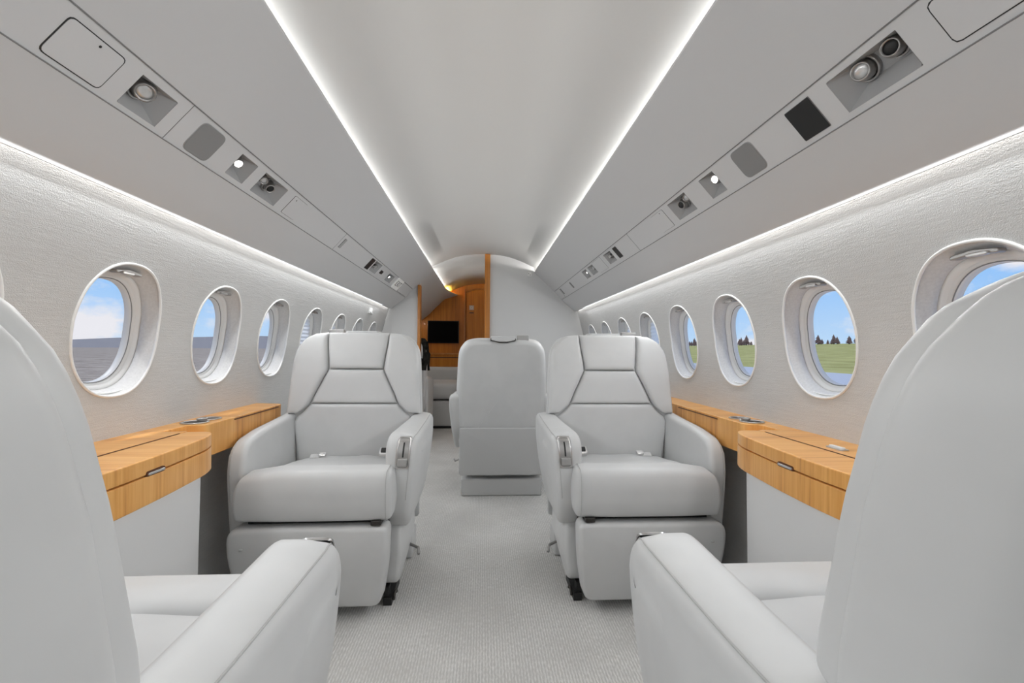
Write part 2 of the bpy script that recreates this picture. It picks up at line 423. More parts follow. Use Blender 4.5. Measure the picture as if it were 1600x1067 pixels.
wall(-1, 'left'); wall(1, 'right')
# outer skin strips closing the gap between ceiling, valance and walls (keeps daylight out)
for s, nm in ((-1, 'left'), (1, 'right')):
    structure(ext([(.655, 1.79), (.66, 1.86), (.9, 1.66), (1.02, 1.52), (.955, 1.499)], [Y0, YE], 'trim_' + nm + '_5', M['valance'], .01, s))

# windows -----------------------------------------------------------
def wloop(sgn, a, b, d, n=2.25, N=64):
    return [(sgn * (xw(WZ + q) + d), p, WZ + q) for p, q in sup(a, b, n, N)]
def make_window(sgn, shaded):
    root = empty('window')
    V, Fc = tube([(x, y, z) for x, y, z in wloop(sgn, HA, HB, -.001)], .0040, 8, True, raw=True); mesh('bead', V, Fc, M['bead'], root)
    rings = [wloop(sgn, HA + .002, HB + .002, .002), wloop(sgn, HA - .003, HB - .004, .010), wloop(sgn, HA - .010, HB - .011, .026), wloop(sgn, HA - .018, HB - .018, .040), wloop(sgn, .146, .176, .050)]
    V, Fc = loft(rings); mesh('window_reveal', V, Fc, M['reveal'], root)
    rings = [wloop(sgn, .1475, .1775, .050), wloop(sgn, .1455, .1755, .0470), wloop(sgn, .138, .168, .0475), wloop(sgn, .1335, .1635, .0560), wloop(sgn, .1325, .1625, .0575), wloop(sgn, .130, .160, .0560), wloop(sgn, .1285, .1585, .062), wloop(sgn, .124, .154, .064), wloop(sgn, .124, .154, .085)]
    V, Fc = loft(rings); o = mesh('window_frame', V, Fc, M['white'], root)
    V, Fc = loft([wloop(sgn, .17, .20, .084), wloop(sgn, .123, .153, .084)]); mesh('outer_collar', V, Fc, M['white'], root)
    V, Fc = tube(wloop(sgn, .1255, .1555, .0635), .0016, 6, True, raw=True); mesh('pane_seal', V, Fc, M['grey'], o)
    g = wloop(sgn, .1245, .1545, .070); mesh('pane', g, [tuple(range(64))], M['glass'], root, smooth=False)
    # shade pull recessed in the top of the opening
    zt = WZ + HB - .020
    V, Fc = prism('', roundpoly([(-.05, -.006), (.05, -.006), (.05, .006), (-.05, .006)], .006), 0, .022, .003, None, axis='x', raw=True, N=40,
                  deform=lambda x, y, z: (sgn * (xw(zt) + .010 + x), y, zt + z * .9 - abs(y) * .12))
    h = mesh('shade_handle', V, Fc, M['nickel'], root)
    V, Fc = prism('', roundpoly([(-.022, -.004), (.022, -.004), (.022, .004), (-.022, .004)], .004), 0, .01, .002, None, axis='x', raw=True, N=32,
                  deform=lambda x, y, z: (sgn * (xw(zt) + .004 + x), y - .012, zt - .008 + z))
    mesh('pull_tab', V, Fc, M['metal'], h)
    # thin sill line at the lower lip
    pts = [(sgn * (xw(WZ - HB + .012) + .016), y, WZ - HB + .010 + abs(y) ** 2 * 1.5) for y in [(-.075 + .01 * k) for k in range(16)]]
    tube(pts, .0022, 6, name='sill_bead', m=M['bead'], parent=root)
    if shaded:
        g = []; n = 26; rows = []
        for k in range(n + 1):
            q = -.152 + .304 * k / n; w_ = .128 * (max(0, 1 - abs(q / .160) ** 2.25)) ** (1 / 2.25)
            d = .056 + (.006 if k % 2 else 0)
            rows.append([(sgn * (xw(WZ + q) + d), -w_, WZ + q), (sgn * (xw(WZ + q) + d), w_, WZ + q)])
        V, Fc = loft(rows, False); mesh('window_shade', V, Fc, M['shade'], root, smooth=False)
    return root
wn = 0; protos = {}
for sgn in (-1, 1):
    for k in WIN:
        sh = k >= 3
        if (sgn, sh) not in protos: w = protos[(sgn, sh)] = make_window(sgn, sh)
        else: w = copy_tree(protos[(sgn, sh)])
        wn += 1; w.name = 'window_%d' % wn; w.location = (0, WC + PITCH * k, 0); structure(w)

# fine butt joints between service panel lengths
for s, yy, nm in ((-1, 1.205, '_9'), (-1, 2.50, '_10'), (1, 2.36, '_9')):
    p0 = Vector((s * INNER[0], yy, INNER[1] - .0002)); p1 = Vector((s * OUTER[0], yy, OUTER[1] - .0002))
    structure(tube([p0, p1], .0008, 6, name='trim_%s%s' % ('left' if s < 0 else 'right', nm), m=M['seam']))

# bulkheads ---------------------------------------------------------
def arch(x):     # ceiling height
    x = abs(x)
    for (a, za), (b, zb) in zip(CEIL, CEIL[1:]):
        if a <= x <= b: return za + (zb - za) * (x - a) / (b - a)
    return 1.78
def slab(name, P, y0, y1, m, parent=None):
    V = [(x, y0, z) for x, z in P] + [(x, y1, z) for x, z in P]; n = len(P)
    Fc = [tuple(range(n)), tuple(reversed(range(n, 2 * n)))] + [(i, (i + 1) % n, n + (i + 1) % n, n + i) for i in range(n)]
    return mesh(name, V, Fc, m, parent, smooth=False)
top = [(.06 + .05 * k, arch(.06 + .05 * k)) for k in range(10)] + [(.53, 1.83), (.535, 1.805), INNER, OUTER, VAL, (1.02, 1.42)]
side = [(xw(z) - .001, z) for z in (1.3, 1.1, .9, .73, .5, .25, 0)]
structure(slab('wall_front', [(.06, 0)] + [(x, z) for x, z in top] + side, YB, YB + .04, M['bulk']))
structure(slab('wall_front_left', [(-.665, 0), (-.665, 1.685), (-INNER[0], INNER[1]), (-OUTER[0], OUTER[1]), (-VAL[0], VAL[1]), (-1.02, 1.42)] + [(-x, z) for x, z in side], YB, YB + .04, M['bulk']))
structure(box('trim_6', (-.690, YB - .03, 0), (-.662, YB + .07, 1.655), M['wood_frame'], bv=.003))
structure(box('trim_7', (.004, YB - .03, 0), (.060, YB + .07, 1.990), M['wood_frame'], bv=.006))
structure(box('trim_8', (.010, YB - .034, 0), (.018, YB - .029, 1.989), M['wood_dark']))
# rear closing wall behind the camera
structure(slab('wall_back', [(-1.1, 0), (1.1, 0), (1.1, 1.4), (.66, 2.0), (-.66, 2.0), (-1.1, 1.4)], Y0 - .03, Y0, M['bulk']))
# far wooden wall with the door
structure(slab('wall_far', [(-1.1, 0), (1.1, 0), (1.1, 1.4), (.66, 2.02), (-.66, 2.02), (-1.1, 1.4)], YE, YE + .03, M['wood_dark']))
d1 = structure(empty('door_1', (-.07, YE, 0)))
dp = roundpoly([(-.20, .02), (.20, .02), (.20, 1.84), (.08, 1.895), (-.08, 1.895), (-.20, 1.84)], [0, 0, .03, .12, .12, .03], 5)
mesh_ = prism('door_panel', dp, -.03, -.005, .004, M['wood_dark'], d1, N=96)
fr = MB()
for x in (-.235, .215): fr.box((x, -.05, 0), (x + .022, 0, 1.90))
fr.build('door_frame', M['wood_frame'], d1)
tube([(-.205 + .41 * k / 20, -.035, 1.845 + .06 * sin(pi * k / 20)) for k in range(21)], .012, 8, name='door_arch', m=M['wood_frame'], parent=d1)
mp_ = MB(); mp_.box((-.155, -.036, 1.585), (-.085, -.03, 1.655)); pl = mp_.build('door_plate', M['plate'], d1)
tube([(-.12 + .018 * cos(t * pi / 8), -.038, 1.622 + .018 * sin(t * pi / 8)) for t in range(16)], .004, 6, True, 'latch_ring', M['white'], pl)
mp_ = MB(); mp_.box((-.155, -.035, 1.535), (-.085, -.03, 1.548)); mp_.build('door_latch', M['darkm'], d1)

# ------------------------------------------------------------------ seats
def seatback_half(z):
    P = [(.40, .30), (.55, .312), (.70, .316), (.80, .311), (.88, .307), (.93, .304), (.97, .299), (1.0, .291), (1.03, .270), (1.048, .256), (1.060, .236), (1.068, .208), (1.073, .16)]
    if z <= P[0][0]: return P[0][1]
    for (a, wa), (b_, wb) in zip(P, P[1:]):
        if a <= z <= b_: return wa + (wb - wa) * (z - a) / (b_ - a)
    return .14
def yf(z):      # front surface of the backrest
    P = [(.3, .545), (.475, .530), (.60, .525), (.73, .528), (.86, .545), (.95, .565), (1.0, .580), (1.075, .605)]
    if z <= P[0][0]: return P[0][1]
    for (a, wa), (b_, wb) in zip(P, P[1:]):
        if a <= z <= b_: return wa + (wb - wa) * (z - a) / (b_ - a)
    return P[-1][1] + (z - 1.075) * .6
def rowpad(name, rows, T, parent, m, e=7, nu=18, nv=18, eu=None, under=.03):
    """puffy upholstery panel; rows = (z, xl, xr) bottom to top; thickness T towards the sitter"""
    def row(v):
        t = v * (len(rows) - 1); i = min(int(t), len(rows) - 2); f = t - i
        return tuple(rows[i][k] + (rows[i + 1][k] - rows[i][k]) * f for k in range(3))
    def cs(k, n): return .5 - .5 * cos(pi * k / n)
    G = []
    for j in range(nv + 1):
        v = cs(j, nv); z, xl, xr = row(v); R = []
        for i in range(nu + 1):
            u = cs(i, nu)
            h = T * max(0, 1 - abs(2 * u - 1) ** e) ** (.5) * max(0, 1 - abs(2 * v - 1) ** e) ** (.5)
            x = xl + (xr - xl) * u
            R.append((x, yf(z) + .012 - h - .012 * (h > 1e-6) * 0, z))
        G.append(R)
    V = [p for R in G for p in R]; n = nu + 1; Fc = [(j * n + i, j * n + i + 1, (j + 1) * n + i + 1, (j + 1) * n + i) for j in range(nv) for i in range(nu)]
    # skirt to the back
    bd = [i for i in range(n)] + [(j * n + nu) for j in range(1, nv + 1)] + [nv * n + i for i in range(nu - 1, -1, -1)] + [j * n for j in range(nv - 1, 0, -1)]
    k0 = len(V); V += [(V[i][0], V[i][1] + under, V[i][2]) for i in bd]; L = len(bd)
    Fc += [(bd[i], bd[(i + 1) % L], k0 + (i + 1) % L, k0 + i) for i in range(L)]
    Fc.append(tuple(k0 + i for i in range(L)))
    return mesh(name, V, Fc, m, parent)

def armrest(root, s, aisle):
    """s = side sign in seat space; s*x runs from inner to outer"""
    xi, xo = (.238, .360) if aisle else (.272, .342)
    P = roundpoly([(.150, .295), (.085, .38), (.066, .47), (.076, .668), (.30, .675), (.45, .680), (.60, .692), (.640, .675), (.635, .42), (.56, .300)],
                  [.03, .05, .06, .085, .05, .05, .05, .03, .06, .05], 8)
    if not aisle: P = roundpoly([(.11, .20), (.085, .40), (.072, .54), (.10, .640), (.24, .668), (.45, .682), (.60, .695), (.640, .675), (.635, .42), (.60, .20)],
                  [.03, .05, .08, .09, .1, .1, .05, .03, .06, .05], 6)
    def df(x, y, z):
        t = max(0, min(1, (y - .07) / .5))
        if aisle:
            x += .034 * t * max(0, 1 - (x - xi) / (xo - xi))          # inner face moves outwards to the rear
            x -= .040 * max(0, (.60 - z) / .30) ** 1.3 * (x - xi) / (xo - xi) if x > xi else 0
            k = max(0, (.16 - y) / .09)                       # rounded plan at the front
            x -= .012 * k * ((x - xi) / (xo - xi)) if x > xi else 0
        z -= .020 * max(0, (x - xi) / (xo - xi) - .45) * (1 if z > .6 else 0) * 1.0
        return (s * x, y, z)
    a = prism('armrest', P, xi, xo, .020, M['leather'], root, axis='x', dome=(.004, .012 if aisle else .004), rad1=.026, deform=df, N=110, seg=6)
    # stitched seam along the top outer edge
    pts = []
    for y, z in resample(P, 240):
        if (y < .20 and z > .42) or (y < .57 and z > .60):
            k = max(0, (.16 - y) / .09); p = df(xo - .0155 - .003 * k, y, z); pts.append((z if y < .1 else .7 + y, (p[0], p[1] + (.0016 if z < .62 else .0008 if z < .66 else 0), p[2] - (.0016 if z > .655 else .0008))))
    pts = [p for _, p in sorted(pts)]
    tube(pts, .0016, 6, name='seam', m=M['stitch'], parent=a)
    if aisle:
        # seat adjustment handle let into the curved front of the arm
        xc = .308
        Q = [p for p in resample(P, 400)]
        k0 = min(range(400), key=lambda k: hypot(Q[k][0] - .068, Q[k][1] - .545)); k1 = min(range(400), key=lambda k: hypot(Q[k][0] - .25, Q[k][1] - .674))
        if k1 < k0: k0, k1 = k1, k0
        seg = Q[k0:k1 + 1]
        if seg[0][1] > seg[-1][1]: seg.reverse()
        acc = [0]
        for p, q in zip(seg, seg[1:]): acc.append(acc[-1] + hypot(q[0] - p[0], q[1] - p[1]))
        def tilt(x, y, z):
            """x across, y = depth (negative = out of the surface), z = arc length along the arm nose"""
            u = max(0, min(acc[-1] - 1e-5, z - .006)); k = 0
            while acc[k + 1] < u: k += 1
            f = (u - acc[k]) / (acc[k + 1] - acc[k]); p, q = seg[k], seg[k + 1]
            ty, tz = q[0] - p[0], q[1] - p[1]; l = hypot(ty, tz); ny, nz = -tz / l, ty / l
            return (s * (xc + x + (z - .08) * .06), p[0] + ty * f - y * ny, p[1] + tz * f - y * nz)
        def patch(nm_, w, u0, u1, r_, out_, inn, bev_, mt_, par):
            V, Fc = prism('', roundpoly([(-w, u0), (w, u0), (w, u1), (-w, u1)], r_, 6), -out_, inn, bev_, None, axis='y', raw=True, N=90, deform=tilt)
            # subdivide along the nose is given by the outline resampling
            return mesh(nm_, V, Fc, mt_, par)
        rg = []
        for w, o_ in ((.0265, -.002), (.0265, .0022), (.0235, .0030), (.0205, .0024), (.0198, .0006)):
            dd = .0265 - w
            rg.append([tilt(px_, -o_, pz_) for px_, pz_ in resample(roundpoly([(-w, .004 + dd), (w, .004 + dd), (w, .134 - dd), (-w, .134 - dd)], .012, 6), 90)])
        V, Fc = loft(rg); hb = mesh('control_bezel', V, Fc, M['metal'], a)
        rows = [[tilt(-.0203 + .0406 * i_ / 4, -.0008, .010 + .118 * k_ / 20) for i_ in range(5)] for k_ in range(21)]
        V, Fc = loft(rows, False); mesh('control_recess', V, Fc, M['nickel'], hb)
        rows = [[tilt(-.0030 + .006 * i_ / 2, -.0016, .050 + .056 * k_ / 12) for i_ in range(3)] for k_ in range(13)]
        V, Fc = loft(rows, False); mesh('control_slot', V, Fc, M['black'], hb)
        patch('control_handle', .0185, .018, .046, .004, .012, .0, .004, M['metal'], hb)
        patch('control_button', .0185, .112, .124, .003, .0012, .0, .001, M['metal'], hb)
    return a

def make_seat(sa):
    """seat facing -y; sa = sign of the aisle side"""
    root = empty('cabin_seat')
    # backrest core -----------------------------------------------------
    zs = [.33, .40, .48, .56, .64, .72, .80, .86, .91, .95, .98, 1.005, 1.025, 1.042, 1.054, 1.063, 1.069, 1.073]
    out = [(seatback_half(z), z) for z in zs]; out = [(x, z) for x, z in out] + [(-x, z) for x, z in reversed(out)]
    bo = roundpoly(out, [.07 if abs(p[1] - .33) < .001 else 0 for p in out], 6)
    def bd(x, y, z):
        t = max(0, y) / .125; q = max(0, (z - .7) / .37)
        return (x * (1 - .10 * t ** 2), yf(z) + .012 + y, z - q * (.020 * t ** 2 + .004 * t))
    prism('backrest', bo, 0, .125, .026, M['leather'], root, dome=(-.002, .012), N=160, seg=8, rad1=.030, deform=bd)
    # front pads -----------------------------------------------------
    hw = seatback_half
    rowpad('headrest', [(.898, -.124, .124), (.94, -.130, .130), (.99, -.137, .137), (1.035, -.142, .142), (1.071, -.143, .143)], .026, root, M['leather'], e=16, nu=26, nv=26)
    rowpad('upper_back_pad', [(.737, -.200, .200), (.79, -.178, .178), (.84, -.153, .153), (.8955, -.1265, .1265)], .021, root, M['leather'], e=22, nu=28, nv=26)
    rowpad('lumbar_pad', [(.44, -.262, .262), (.52, -.268, .268), (.60, -.276, .276), (.65, -.278, .278), (.675, -.262, .262), (.700, -.232, .232), (.7345, -.200, .200)], .024, root, M['leather'], e=18, nu=28, nv=28)
    for s in (-1, 1):
        rows = []
        for z, xi in [(.688, .268), (.70, .242), (.735, .206), (.79, .182), (.84, .157), (.894, .130), (.94, .134), (.99, .141), (1.035, .146), (1.066, .147)]:
            xo = hw(z) - .010; a, b_ = (xi, xo) if s > 0 else (-xo, -xi); rows.append((z, a, b_))
        rowpad('bolster', rows, .032, root, M['leather'], e=9, nu=26, nv=30)
    # rear panel, seam and pocket -----------------------------------------------------
    zs2 = [.455, .5, .6, .7, .8, .88, .94, .98, 1.01, 1.032, 1.046, 1.055, 1.062]
    o2 = [(hw(z) - .014, z) for z in zs2]; o2 = o2 + [(-x, z) for x, z in reversed(o2)]
    yb = lambda z: yf(z) + .012 + .125
    tube([(x, yb(.47) + .004 - abs(x / .30) ** 6 * .018, .470) for x in [-.285 + .57 * k / 30 for k in range(31)]], .0022, 6, name='back_seam', m=M['stitch'], parent=root)
    pk = roundpoly([(-.288, .145), (.288, .145), (.285, .468), (-.285, .468)], [.02, .02, .01, .01], 4)
    prism('magazine_pocket', pk, -.008, .010, .008, M['leather2'], root, dome=(0, .004), N=110, deform=lambda x, y, z: (x, .692 + y - (.468 - z) * .06 + .008 * sin(x * 26) * max(0, (.42 - z)) * 2, z))
    slabm = MB(); slabm.box((-.27, .45, .15), (.27, .640, .44)); bevel(slabm.build('rear_cover', M['leather2'], root, smooth=True), .02)
    # table catch at the top of the rear panel + small bracket
    cp = roundpoly([(-.084, 1.052), (-.084, 1.070), (.084, 1.070), (.084, 1.052), (.05, 1.045), (.025, 1.038), (-.025, 1.038), (-.05, 1.045)], .005, 4)
    k = prism('headrest_catch', cp, .660, .748, .003, M['darkm'], root, N=80)
    cp = roundpoly([(-.079, 1.0565), (-.079, 1.082), (.079, 1.082), (.079, 1.0565), (.05, 1.050), (.025, 1.045), (-.025, 1.045), (-.05, 1.050)], .005, 4)
    prism('catch_cover', cp, .655, .752, .004, M['leather2'], k, N=80)
    box('bracket', (-sa * .135 - .038, .68, 1.055), (-sa * .135 + .038, .71, 1.090), M['nickel'], root, .003)
    # seat cushion -----------------------------------------------------
    ux = roundpoly([(-.245, .40), (.245, .40), (.245, .545), (-.245, .545)], [.01, .01, .05, .05], 6)
    def seatdef(x, y, z):
        t = max(0, min(1, y / .5)); k = (z - .40) / .145
        return (x, y, z + k * (-.062 * t + .014 * (1 - (x / .26) ** 2) + .0035 * sin(x * 34 + y * 11) * sin(y * 17) * (1 if .08 < y < .5 else 0)))
    prism('seat_cushion', ux, .03, .52, .03, M['leather'], root, dome=(0, 0), N=140, seg=5, deform=seatdef)
    # front roll of the cushion, wider than the space between the arms
    P = roundpoly([(.0, .374), (.115, .374), (.15, .47), (.13, .552), (.075, .562), (.0, .553), (-.018, .50), (-.016, .42)], [.02, .02, .02, .03, .02, .045, .04, .03], 6)
    fr_ = prism('front_cushion', P, -.278, .278, .02, M['leather'], root, axis='x', dome=(.008, .008), N=110, seg=6,
          deform=lambda x, y, z: (x * (1 - (.05 * max(0, (z - .42) / .14) ** 2 if x * sa < 0 else 0)), y + .010 * (abs(x) / .28) ** 4 * 1., z - (.034 * max(0, (abs(x) - .19) / .09) ** 2 * max(0, (z - .42) / .13) if x * sa < 0 else 0)))
    e_ = resample(P, 60); tube([(sa * .262, y - (.0 if y > .02 else .0), z) for y, z in inset(e_, -.0006)], .0016, 6, True, 'gusset_seam', M['stitch'], fr_)
    # footrest
    P = roundpoly([(-.282, .358), (.282, .358), (.278, .20), (.235, .045), (-.235, .045), (-.278, .20)], [.045, .045, .1, .035, .035, .1], 7)
    if sa > 0: P = roundpoly([(-.295, .356), (.268, .358), (.262, .20), (.232, .045), (-.245, .045), (-.290, .20)], [.05, .030, .1, .035, .035, .1], 7)
    else: P = roundpoly([(.295, .356), (-.268, .358), (-.262, .20), (-.232, .045), (.245, .045), (.290, .20)], [.05, .030, .1, .035, .035, .1], 7)
    ft = prism('footrest', P, -.010, .085, .018, M['leather'], root, dome=(.006, 0), N=110, seg=6, deform=lambda x, y, z: (x, y + .045 * max(0, (.30 - z) / .25) ** 1.5, z))
    box('footrest_button', (-sa * .235 - .006, -.018, .285), (-sa * .235 + .006, -.010, .290), M['stitch'], ft, .002)
    # black mechanism seen in the gap under the cushion
    g = MB(); g.box((-.24, .045, .345), (.24, .12, .39)); g.build('hinge_bar', M['black'], root)
    box('hinge_block', (sa * .225 - .018, -.004, .361), (sa * .225 + .018, .03, .378), M['darkm'], root, .003)
    # pedestal
    bx = MB(); bx.box((-.22, .14, .02), (.22, .60, .36)); bevel(bx.build('pedestal', M['leather2'], root, smooth=True), .03)
    bx = MB(); bx.box((-.275, .52, .0), (.275, .665, .118)); bevel(bx.build('base_plinth', M['leather2'], root, smooth=True), .012)
    for s in (-1, 1):
        P = roundpoly([(.135, .085), (.115, .22), (.135, .315), (.44, .330), (.50, .20), (.36, .10), (.20, .055)], [.04, .06, .04, .05, .06, .06, .04], 5)
        sk = prism('base_shroud', P, .225, .295, .016, M['leather'], root, axis='x', dome=(0, .012), N=90, deform=lambda x, y, z: (s * (x - .02 * max(0, (.2 - z) / .15)), y, z))
        # floor track fitting
        tf = MB(); tf.box((s * .225, .13, .0), (s * .258, .30, .03)); tf.box((s * .225, .14, .03), (s * .245, .18, .065)); f_ = tf.build('track_fitting', M['black'], root)
        V, Fc = tube([(s * .262, .15, .012), (s * .262, .17, .028), (s * .262, .20, .028), (s * .262, .21, .012)], .006, 6, raw=True); mesh('fitting_bolt', V, Fc, M['darkm'], f_)
        tube([(s * .29, .30, .17), (s * .335, .30, .15), (s * .345, .24, .15)], .006, 8, name='release_lever', m=M['nickel'], parent=root)
    # arms
    armrest(root, sa, True); armrest(root, -sa, False)
    # belt buckles lying at the back of the cushion
    b1 = prism('belt_buckle', roundpoly([(-.030, -.016), (.030, -.016), (.030, .016), (-.030, .016)], .007, 4), -.008, .008, .004, M['metal'], root, axis='z', N=40,
               deform=lambda x, y, z: (sa * .165 + x, .450 + y, .524 + z + y * .8))
    mesh('buckle_face', *prism('', roundpoly([(-.022, -.010), (.022, -.010), (.022, .010), (-.022, .010)], .004, 4), .004, .0105, .002, None, axis='z', raw=True, N=32,
               deform=lambda x, y, z: (sa * .165 + x, .449 + y, .524 + z + y * .8)), M['black'], b1)
    b2 = prism('belt_tongue', roundpoly([(-.017, -.010), (.017, -.010), (.017, .010), (-.017, .010)], .005, 4), -.004, .004, .002, M['metal'], root, axis='z', N=40,
               deform=lambda x, y, z: (-sa * .115 + x, .440 + y, .516 + z + y * .5))
    for s, xx in ((sa, .200), (-sa, .150)):
        pass
    mesh('belt_strap', *prism('', [(-.022, -.011), (.022, -.011), (.022, .011), (-.022, .011)], -.0015, .0015, .001, None, axis='z', raw=True, N=32,
               deform=lambda x, y, z: (-sa * .150 + x, .450 + y, .508 + z + y * .5 - abs(x) * .1)), M['piping'], b2)
    return root
SL = make_seat(1); SR = make_seat(-1)
GS = 'cabin seats'
def place(o, x, y, rz, label):
    o.location = (x, y, 0); o.rotation_euler = (0, 0, rz); tag(o, label, 'seat'); return o
place(SL, -.61, 1.66, 0, 'pale grey leather cabin seat facing us beside the left wooden side ledge')
place(SR, .62, 1.66, 0, 'pale grey leather cabin seat facing us beside the right wooden side ledge')
s3 = copy_tree(SR); place(s3, -.61, .94, pi, 'nearest left leather seat seen from behind, cut by the left edge of the picture')
s4 = copy_tree(SL); place(s4, .625, .94, pi, 'nearest right leather seat seen from behind, cut by the right edge of the picture')
s5 = copy_tree(SL); place(s5, .125, 3.75, pi, 'leather seat turned away in the middle of the aisle before the white bulkhead')
s6 = copy_tree(SL); s6.scale = (.60, 1, 1); place(s6, -.805, 5.62, pi, 'leather seat beyond the left bulkhead edge with a dark cover over its back')
# dark cover draped over that seat back
rows = []
for t in range(15):
    a = t / 14; ang = pi * a
    if a < .4: y, z = 5.62 - .70, .76 + (1.09 - .76) * a / .4
    elif a < .6: q = (a - .4) / .2; y, z = 5.62 - .70 + .16 * q, 1.09 + .02 * sin(pi * q)
    else: q = (a - .6) / .4; y, z = 5.62 - .54 + .04 * q, 1.09 - .34 * q
    rows.append([(-.805 + .200 * sin(u / 12 * pi / 2 * 2 - pi / 2) * (1.0 if z < .98 else .93) + .01 * sin(u * 2 + t), y + .010 * sin(u * 2.3), z - .035 * (abs(u - 6) / 6) ** 4 * (z > .95)) for u in range(13)])
V, Fc = loft(rows, False); o = mesh('seat_cover', V, Fc, M['cloth']); o.modifiers.new('s', 'SOLIDIFY').thickness = .012
tag(o, 'dark cloth draped over the seat back just beyond the left bulkhead', 'cloth')

# ------------------------------------------------------------------ side ledges
ZT, ZS, ZB = .725, .684, .612
def ledge(sgn, nm):
    L = (nm == 'left'); root = empty('side_ledge', (sgn * 1.0, 1.2, 0))
    off = lambda x, y, z: (sgn * (x - 1.0), y - 1.2, z)
    back = 1.112; yend = 2.275 if L else 2.75
    # bulging table cabinet (lower body and lid) and narrow run behind the seat arm
    bulge = roundpoly([(back, .885), (back, 1.50), (.945, 1.535), (.872, 1.525), (.838, 1.44), (.818, 1.22), (.812, 1.05), (.820, .92), (.87, .885)],
                      [0, 0, .01, .035, .12, .2, .1, .03, .02], 6)
    lid = roundpoly([(.952, .888), (.952, 1.518), (.872, 1.525), (.838, 1.44), (.818, 1.22), (.812, 1.05), (.820, .92), (.87, .888)],
                      [.004, .01, .035, .12, .2, .1, .03, .02], 6)
    body = prism('cabinet_body', bulge, ZB, ZS - .0015, .0022, M['wood'], root, axis='z', N=180, deform=off)
    topb = roundpoly([(back, .886), (back, 1.50), (.957, 1.535), (.957, .886)], .0)
    prism('ledge_run', [(back, -.05), (back, .884), (.978, .884), (.978, -.05)], ZB - .002, ZT - .0005, .003, M['wood'], root, axis='z', N=120, deform=off)
    prism('ledge_top', topb, ZS - .002, ZT, .003, M['wood'], root, axis='z', N=120, deform=off)
    l_ = prism('table_lid', lid, ZS + .0015, ZT, .004, M['wood'], root, axis='z', N=180, deform=off)
    # narrow run with stepped recess and tapered end
    nar = roundpoly([(back, 1.498), (back, yend + (.02 if L else 0)), (.985, yend), (.970, yend - .03), (.968, 1.72), (.970, 1.66), (1.030, 1.645), (1.030, 1.499)], [0, 0, .01, .01, .1, .012, .012, 0], 4)
    if not L: nar = roundpoly([(back, 1.498), (back, yend), (1.05, yend), (.974, 2.32), (.974, 1.72), (.976, 1.66), (1.030, 1.645), (1.030, 1.499)], [0, 0, .01, .02, .1, .012, .012, 0], 4)
    prism('ledge_run', nar, ZB - .002, ZT - .0005, .003, M['wood'], root, axis='z', N=180, deform=off)
    stp = roundpoly([(1.04, 1.49), (1.04, 1.67), (.972, 1.665), (.968, 1.60), (.955, 1.545), (.94, 1.49)], [0, 0, .01, .03, .02, 0], 4)
    prism('recess_shelf', stp, ZB, ZT - .040, .003, M['wood'], root, axis='z', N=90, deform=off)
    # dark joint lines (lid gap, drawer gap of the narrow run)
    gx = [(.9545, y, ZT + .0004) for y in (.22, .9, 1.515)]
    g = MB(); g.box((.9525, .90, ZT - .012), (.9565, 1.49, ZT + .0006)); o = g.build('lid_gap', M['wood_gap'], root)
    for v in o.data.vertices: v.co = Vector(off(*v.co))
    o.data.flip_normals() if sgn > 0 else None
    g = MB(); g.box((.9605, 1.83, ZT - .0095), (.9675, 2.20, ZT - .0065)); o = g.build('drawer_gap', M['wood_gap'], root)
    for v in o.data.vertices: v.co = Vector(off(*v.co))
    # finger pull on the lid edge
    def pull(xc, yc, zc, ln, tall, nmx, par):
        P = roundpoly([(-ln / 2, -tall), (ln / 2, -tall), (ln / 2, tall), (-ln / 2, tall)], tall * .9, 5)
        V, Fc = prism('', P, -.004, .004, .002, None, axis='x', raw=True, N=48, deform=lambda x, y, z: off(xc + x, yc + y, zc + z)); h = mesh(nmx, V, Fc, M['wood_gap'], par)
        P = roundpoly([(-ln / 2 + .004, -tall * .45), (ln / 2 - .004, -tall * .45), (ln / 2 - .004, tall * .6), (-ln / 2 + .004, tall * .6)], tall * .5, 5)
        V, Fc = prism('', P, -.0065, .002, .0018, None, axis='x', raw=True, N=48, deform=lambda x, y, z: off(xc + x, yc + y, zc + z - .001)); mesh('pull_bar', V, Fc, M['metal'], h)
    pull(.8175, 1.185, ZS + .004, .066, .0065, 'lid_pull', l_)
    # small latch on the ledge behind the lid
    P = roundpoly([(-.0125, -.030), (.0125, -.030), (.0125, .030), (-.0125, .030)], .004, 4)
    V, Fc = prism('', P, ZT - .003, ZT + .004, .002, None, axis='z', raw=True, N=40, deform=lambda x, y, z: off(x + .995, y + (1.225 if not L else 1.0), z)); lt = mesh('latch', V, Fc, M['metal'], root)
    V, Fc = prism('', P, ZT + .002, ZT + .008, .002, None, axis='z', raw=True, N=40, deform=lambda x, y, z: off(x * .4 + .995, y * .85 + (1.225 if not L else 1.0), z)); mesh('latch_button', V, Fc, M['white'], lt)
    # twin cup holder
    for i, (yc, rr) in enumerate(((1.70, .040), (1.785, .036))):
        V, Fc = lathe([(rr + .005, 0), (rr + .004, .0035), (rr, .0042), (rr - .004, .002), (rr - .006, -.03), (.004, -.034)], 40)
        V = [off(1.035 + x, yc + y, ZT + .0002 + z) for x, y, z in V]
        h = mesh('cup_holder', V, Fc, M['metal'], root)
        V, Fc = lathe([(rr - .006, .0012), (rr - .007, .0016), (.001, .0016)], 40)
        V = [off(1.035 + x, yc + y, ZT + .0003 + z) for x, y, z in V]
        mesh('cup_well', V, Fc, M['darkm'], h)
    V, Fc = tube([off(1.035 + .012 * cos(t), 1.742 + .02 * sin(t), ZT + .008) for t in [pi * k / 8 for k in range(16)]], .0035, 8, True, raw=True); mesh('cup_clip', V, Fc, M['metal'], root)
